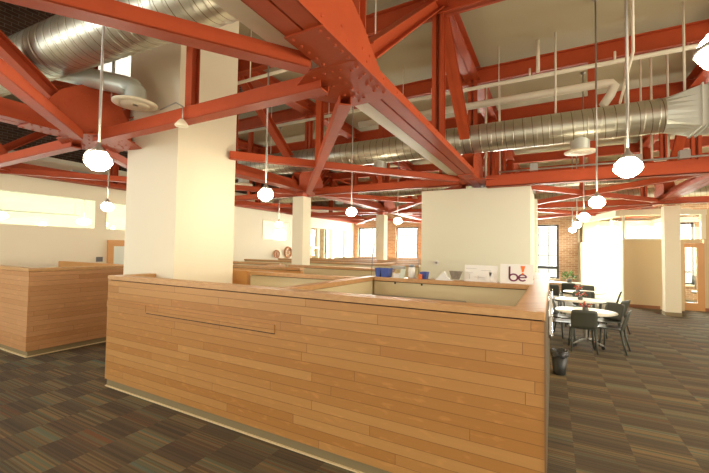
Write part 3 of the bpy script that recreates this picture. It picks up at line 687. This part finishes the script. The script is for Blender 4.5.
mb = MB()
for a0, c0, a1, c1 in ((-1.05, .17, -.9, .17), (-1.05, .12, -.95, .12), (-.93, .06, -.8, .06), (-.85, .15, -.72, .15), (-.99, .03, -.99, .10), (-.88, .03, -.88, .08)):
    mb.beam((a0, 5.076+.05*c0/.215, Zc+c0), (a1, 5.076+.05*c1/.215, Zc+c1), .003, .003)
mb.build('drawn_lines', M_STEEL, t)
for x, a, lb in ((-.76, -.35, 'white paper tag tilted against the pale sheet, left one'), (-.69, .2, 'white paper tag tilted against the pale sheet, right one')):
    tag(MB().prism([(x+math.cos(a)*u_-math.sin(a)*v_, 5.03, Zc+.01+abs(math.sin(a))*.03+math.sin(a)*u_+math.cos(a)*v_) for u_, v_ in ((-.02, 0), (.02, 0), (.02, .12), (-.02, .12))], (0, .004, 0)).build('paper_tag', M_PAPER), lb, 'tag')
t = thing('display_case', 'small white slanted display with a picture on the screen cap', 'display', (-1.4, 5.05, Zc))
MB().prism([(-1.62, 4.97, Zc), (-1.38, 4.97, Zc), (-1.44, 4.97, Zc+.03), (-1.50, 4.97, Zc+.12)], (0, .10, 0)).build('stand', M_SIGN, t)
MB().prism([(-1.40, 5.0, Zc+.02), (-1.30, 5.0, Zc+.02), (-1.26, 5.03, Zc+.13), (-1.44, 5.03, Zc+.13)], (0, .02, 0)).build('picture', mat('sepia_print', (.22, .18, .13), .6, noise=.6, nscale=30), t)
t.location.x += .19
def tub(name, x0, x1, y0, y1, h, m, label, zb=Zc):
    mb = MB(); i = .012
    vs = [(x0+i, y0+i, zb), (x1-i, y0+i, zb), (x1-i, y1-i, zb), (x0+i, y1-i, zb), (x0, y0, zb+h), (x1, y0, zb+h), (x1, y1, zb+h), (x0, y1, zb+h),
          (x0+i, y0+i, zb+h), (x1-i, y0+i, zb+h), (x1-i, y1-i, zb+h), (x0+i, y1-i, zb+h), (x0+2*i, y0+2*i, zb+.01), (x1-2*i, y0+2*i, zb+.01), (x1-2*i, y1-2*i, zb+.01), (x0+2*i, y1-2*i, zb+.01)]
    fs = [(3, 2, 1, 0), (12, 13, 14, 15)]
    for a, b_ in ((0, 4), (4, 8), (8, 12)): fs += [(a+k, a+(k+1) % 4, b_+(k+1) % 4, b_+k) for k in range(4)]
    mb.add(vs, fs); return tag(mb.build(name, m), label, 'box')
tub('storage_tub', -2.36, -2.27, 5.0, 5.13, .13, M_BLUE, 'narrow blue tub at the left end of the long screen')
tub('storage_tub', -2.26, -2.12, 4.98, 5.13, .13, M_BLUE, 'wider blue tub beside the narrow one on the long screen')
tub('storage_tub', -1.66, -1.56, 5.0, 5.13, .10, M_BLUE, 'low blue tub right of the white containers')
tag(MB().box(-2.06, -1.96, 5.0, 5.1, Zc, Zc+.06).build('paper_stack', M_PAPER), 'small stack of papers right of the blue tubs', 'papers')
tag(MB().prism([(-1.95, 4.96, Zc), (-1.88, 4.96, Zc), (-1.87, 5.0, Zc+.13), (-1.94, 5.0, Zc+.13)], (0, .01, 0)).build('card_holder', mat('pale_green_card', (.6, .66, .55), .6)), 'pale green card leaning between tubs and white jug', 'card')
t = thing('white_jug', 'white jug with a dark lid on the long screen', 'jug', (-1.80, 5.07, Zc))
MB().lathe([(0, 0), (.045, 0), (.052, .03), (.05, .13), (.04, .16)], (-1.80, 5.07, Zc), 18).build('body', M_PAPER, t)
MB().lathe([(.042, .16), (.044, .175), (.03, .19), (0, .195)], (-1.80, 5.07, Zc), 18).build('lid', M_GREY, t)
tag(MB().box(-1.66, -1.62, 4.955, 4.995, Zc, Zc+.07).build('small_carton', M_ORANGE), 'tiny orange carton before the low blue tub', 'carton')
tag(MB().box(-3.0, -2.72, 7.14, 7.26, 1.49, 1.56).build('tray', M_STEEL), 'grey tray lying on the screen behind the desk', 'tray')
for zz, xx, yy, H_, n_, lb in ((Zc, -2.45, 5.07, .80, 3, 'thin curved twigs rising from the blue tub, in front of the farther column'), (Zc, -1.71, 5.12, .44, 4, 'thin twigs standing against the white box room')):
    mb = MB()
    for k in range(n_):
        dx = random.uniform(-.03, .1)+(.07 if H_ > .6 else 0); mb.tube([(xx, yy, zz), (xx+dx*.2, yy, zz+H_*.4), (xx+dx*.6, yy, zz+H_*.75), (xx+dx, yy, zz+H_*random.uniform(.85, 1.1))], .003, 5, r2=.0015)
    tag(mb.build('twig_bundle', M_TWIG), lb, 'twigs')
for xx, lb in ((-2.02, 'left'), (-1.62, 'right')):
    tag(MB().box(xx-.012, xx+.012, 4.975, 4.992, 1.40, 1.425).build('cable_clip', M_BLACK), 'small dark clip under the long cap, %s one' % lb, 'clip')
t = thing('wall_dial', 'small round dial on the white box room wall', 'dial', (-2.42, 8.54, 1.58))
MB().tube([(-2.42, 8.53, 1.60), (-2.42, 8.55, 1.60)], .06, 20).build('face', M_PAPER, t); MB().tube([(-2.42, 8.51, 1.61), (-2.42, 8.53, 1.60)], .025, 12).build('knob', M_STEEL, t)
# round ornaments on the left partition
for y, z, r, lb in ((12.75, 1.62, .17, 'small round wooden wall ornament, left one'), (13.55, 1.70, .24, 'larger round wooden wall ornament, right one')):
    t = thing('wall_ornament', lb, 'ornament', (-10.88, y, z))
    MB().tube([(-10.86, y+r*math.cos(a), z+r*math.sin(a)) for a in [2*PI*k/24 for k in range(25)]], r*.16, 8, False).build('ring', mat('rust_ornament', (.60, .28, .12), .6), t)
    m2 = MB()
    for k in range(4): a = PI*k/4; m2.tube([(-10.87, y+r*math.cos(a), z+r*math.sin(a)), (-10.87, y-r*math.cos(a), z-r*math.sin(a))], .012, 6)
    m2.build('spokes', MATS['rust_ornament'], t)
tag(MB().box(-10.9, -10.88, 5.40, 5.56, 1.45, 1.58).build('wall_plaque', M_GREY), 'small dark plaque on the cream wall beside the door', 'plaque')
tag(MB().box(-10.9, -10.8, 4.72, 5.1, 3.62, 3.82).build('vent_box', mat('pale_vent', (.66, .70, .62), .5)), 'pale vent box above the red chord on the left wall', 'vent')
# things along the side of the counter
t = thing('magazine_rack', 'chrome literature rack on the side of the counter', 'rack', (-.03, 5.2, .95))
mb = MB()
for yy in (4.6, 5.0, 5.4, 5.8): mb.tube([(-.043, yy, .95), (-.043, yy, 1.40)], .005, 6)
for zz in (.97, 1.18, 1.38):
    mb.tube([(-.043, 4.6, zz), (-.008, 4.6, zz+.01), (-.008, 5.8, zz+.01), (-.043, 5.8, zz)], .005, 6)
mb.build('wire_frame', M_CHROME, t)
for yy in (4.65, 5.05, 5.45):
    for zz in (.98, 1.19): MB().box(-.038, -.016, yy, yy+.26, zz, zz+.17).build('leaflets', M_PAPER, t)

# ------------------------------------------------------------ dining area
def make_chair():
    t = thing('dining_chair', '', 'chair', (0, 0, 0), 'dark moulded dining chairs')
    # seat faces +Y, centre at origin
    n, m = 9, 7; vs = []; 
    for j in range(m):
        for i in range(n):
            u_ = -1+2*i/(n-1); v_ = -1+2*j/(m-1); wd = .215-.012*v_
            vs.append((u_*wd, v_*.215, .445+.014*u_*u_-.012*(1-u_*u_)*(1-v_*v_)+.0*v_-(.012 if v_ > .9 else 0)))
    tv = vs+[(x, y, z-.018) for x, y, z in vs]; fs = []; N = n*m
    for j in range(m-1):
        for i in range(n-1): q = j*n+i; fs += [(q, q+1, q+n+1, q+n), (N+q+n, N+q+n+1, N+q+1, N+q)]
    ed = [i for i in range(n)]+[n-1+n*j for j in range(1, m)]+[N-1-i for i in range(1, n)]+[N-n-n*j for j in range(1, m-1)]
    fs += [(ed[k], N+ed[k], N+ed[(k+1) % len(ed)], ed[(k+1) % len(ed)]) for k in range(len(ed))]
    MB().add(tv, fs, True).build('seat', M_CHAIR, t)
    vs = []
    for j in range(m):
        for i in range(n):
            u_ = -1+2*i/(n-1); v_ = j/(m-1); wd = .215+.004*v_-.018*max(0, v_-.8)*5*(abs(u_) > .9)
            vs.append((u_*wd, -.215-.085*v_-.02*v_*v_+.030*u_*u_, .445+.365*v_-.012*abs(u_)**3*v_))
    tv = vs+[(x, y-.016, z) for x, y, z in vs]; fs = []
    for j in range(m-1):
        for i in range(n-1): q = j*n+i; fs += [(q, q+n, q+n+1, q+1), (N+q, N+q+1, N+q+n+1, N+q+n)]
    fs += [(ed[k], ed[(k+1) % len(ed)], N+ed[(k+1) % len(ed)], N+ed[k]) for k in range(len(ed))]
    MB().add(tv, fs, True).build('backrest', M_CHAIR, t)
    for sx in (-1, 1):
        for sy in (-1, 1):
            MB().tube([(sx*.185, sy*.185, .44), (sx*.20, sy*.20-(.03 if sy < 0 else 0), .2), (sx*.212, sy*.225-(.055 if sy < 0 else 0), .0)], .022, 8, r2=.014).build('leg', M_CHAIR, t)
    return t
ch0 = make_chair()
chairs = [  # x, y, facing (deg from +Y, ccw), label
 (.50, 8.50, 3, 'dark chair with its back to the viewer at the nearest round table'),
 (.98, 8.72, 75, 'dark chair side-on right of the nearest round table'),
 (.96, 9.50, 130, 'dark chair behind the side-on chair, right of the nearest table'),
 (.16, 8.95, -85, 'dark chair left of the nearest round table, close to the counter'),
 (.12, 9.62, -125, 'dark chair at the far left of the nearest round table'),
 (1.22, 10.6, 60, 'dark chair right of the second round table'),
 (.0, 10.95, -70, 'dark chair left of the second round table'),
 (.70, 11.75, 180, 'dark chair on the far side of the second round table'),
 (1.40, 12.9, 80, 'dark chair right of the third round table'),
 (.78, 12.5, 5, 'dark chair with its back to the viewer at the third table'),
 (.05, 12.8, -75, 'dark chair left of the third round table'),
 (.95, 14.1, 175, 'dark chair beyond the third round table'),
 (-.05, 14.3, 0, 'dark chair before the far white counter table'),
 (.45, 15.3, 5, 'dark chair before the plant by the rear wall')]
for k, (x, y, a, lb) in enumerate(chairs):
    c = ch0 if k == 0 else copy_tree(ch0)
    c.location = (x, y, 0); c.rotation_euler = (0, 0, math.radians(a)); c['label'] = lb
def make_table():
    t = thing('round_table', '', 'table', (0, 0, 0), 'white round tables')
    MB().lathe([(0, .672), (.50, .672), (.545, .68), (.552, .69), (.545, .70), (0, .70)], n=40).build('tabletop', M_TABLE, t)
    MB().lathe([(.035, .12), (.035, .672)], n=16).lathe([(.05, .655), (.16, .668), (.16, .672)], n=16).build('column', M_STEEL, t)
    for k in range(4):
        a = PI/4+k*PI/2+.1; c_, s_ = math.cos(a), math.sin(a)
        ft = MB().tube([(0, 0, .14), (.2*c_, .2*s_, .11), (.36*c_, .36*s_, .075)], .022, 8, r2=.015).build('foot', M_STEEL, t)
        MB().tube([(.36*c_-.012*s_, .36*s_+.012*c_, .032), (.36*c_+.012*s_, .36*s_-.012*c_, .032)], .032, 14).build('caster', M_BLACK, ft)
    return t
tb0 = make_table()
for k, (x, y, lb) in enumerate(((.58, 8.92, 'white round table nearest, beside the counter end'), (.60, 10.95, 'second white round table from the front'), (.82, 13.15, 'third white round table from the front'))):
    c = tb0 if k == 0 else copy_tree(tb0)
    c.location = (x, y, 0); c['label'] = lb
t = thing('side_table', 'long white table beyond the round tables, under the rear window', 'table', (.15, 16.4, 0))
MB().box(-.6, .95, 16.1, 16.7, .70, .73).build('tabletop', M_TABLE, t, .004)
for xx in (-.54, .89):
    for yy in (16.16, 16.64): MB().box(xx-.02, xx+.02, yy-.02, yy+.02, 0, .70).build('leg', M_STEEL, t)
def centrepiece(x, y, lb, seed):
    random.seed(seed); t = thing('flower_centrepiece', lb, 'flowers', (x, y, .70), 'red flower centrepieces')
    MB().lathe([(0, 0), (.05, 0), (.06, .03), (.045, .075), (.05, .08)], (x, y, .70), 16).build('bowl', M_GREY, t)
    for nm, m_, n_, rr_ in (('petals', M_REDP, 12, .035), ('leaves', M_GREEN, 10, .03), ('white_blooms', M_PAPER, 6, .022)):
        mb = MB()
        for k in range(n_):
            a = random.uniform(0, 2*PI); q = random.uniform(.02, .11); z = .70+.09+random.uniform(-.02, .07); c = V((x+q*math.cos(a), y+q*math.sin(a), z))
            d = V((math.cos(a), math.sin(a), random.uniform(.1, .9))).normalized(); s_ = d.orthogonal().normalized()
            mb.add([c, c+d*rr_+s_*rr_*.5, c+d*rr_*2, c+d*rr_-s_*rr_*.5, c+d*rr_+d.cross(s_)*.012], [(0, 1, 4), (1, 2, 4), (2, 3, 4), (3, 0, 4), (0, 3, 2, 1)])
        mb.build(nm, m_, t)
centrepiece(.58, 8.92, 'red flower centrepiece on the nearest round table', 3)
centrepiece(.60, 10.95, 'red flower centrepiece on the second round table', 4)
centrepiece(.66, 13.15, 'red flower centrepiece on the third round table', 5)
# plant
random.seed(11); t = thing('potted_plant', 'bushy green potted plant on the far white table', 'plant', (.55, 16.4, .73))
MB().lathe([(0, 0), (.08, 0), (.10, .12), (.085, .12), (.07, .04), (0, .04)], (.55, 16.4, .73), 16).build('pot', M_GREY, t)
mb = MB()
for k in range(90):
    a = random.uniform(0, 2*PI); e = random.uniform(-.2, 1.3); q = random.uniform(.08, .24); d = V((math.cos(a)*math.cos(e), math.sin(a)*math.cos(e), math.sin(e)))
    c = V((.55, 16.4, .90))+d*q; s_ = d.orthogonal().normalized()*.028
    mb.add([c, c+d*.05+s_, c+d*.1, c+d*.05-s_, c+d*.05+V((0, 0, .01))], [(0, 1, 4), (1, 2, 4), (2, 3, 4), (3, 0, 4), (0, 3, 2, 1)])
mb.build('leaves', M_GREEN, t)
mb = MB()
for k in range(8): a = k*PI/4; mb.tube([(.55, 16.4, .77), (.55+.12*math.cos(a), 16.4+.12*math.sin(a), .98)], .004, 5)
mb.build('stems', M_TWIG, t)
# bin
t = thing('waste_bin', 'small black waste bin with a liner beside the counter', 'bin', (.08, 6.62, 0))
MB().lathe([(0, 0), (.085, 0), (.088, .01), (.115, .33), (.108, .33), (.08, .02), (0, .02)], (.08, 6.62, 0), 24).build('bucket', M_BLACK, t)
mb = MB(); n = 36; vs = []
for j, (r_, z) in enumerate(((.105, .30), (.112, .365), (.124, .37), (.126, .30), (.121, .275))):
    for k in range(n): a = 2*PI*k/n; w_ = 1+.05*math.sin(7*a+j)+.03*math.sin(13*a); vs.append((.08+r_*w_*math.cos(a), 6.62+r_*w_*math.sin(a), z+.012*math.sin(5*a+j)))
mb.add(vs, [(j*n+k, j*n+(k+1) % n, (j+1)*n+(k+1) % n, (j+1)*n+k) for j in range(4) for k in range(n)], True); mb.build('liner', M_BAG, t)
# office chair glimpsed through the door
t = thing('office_chair', 'dark office chair seen through the narrow door glass', 'chair', (4.75, 18.0, 0))
MB().lathe([(0, .44), (.22, .45), (.25, .48), (.22, .52), (0, .53)], (4.75, 18, 0), 20).build('seat', M_GREY, t)
MB().prism([(4.55, 17.75, .62), (4.95, 17.75, .62), (4.97, 17.72, 1.1), (4.53, 17.72, 1.1)], (0, .05, 0)).build('backrest', M_GREY, t, .015)
MB().tube([(4.75, 18, .08), (4.75, 18, .45)], .03, 10).tube([(4.75, 17.9, .47), (4.75, 17.72, .5), (4.75, 17.76, .8)], .018, 8).build('post', M_BLACK, t)
b = MB()
for k in range(5): a = 2*PI*k/5; b.tube([(4.75, 18, .1), (4.75+.28*math.cos(a), 18+.28*math.sin(a), .07)], .018, 8); b.lathe([(0, 0), (.03, .01), (.03, .05), (0, .06)], (4.75+.28*math.cos(a), 18+.28*math.sin(a), 0), 10)
b.build('star_base', M_BLACK, t)
for o in C.objects:
    if '_o' in o: del o['_o']
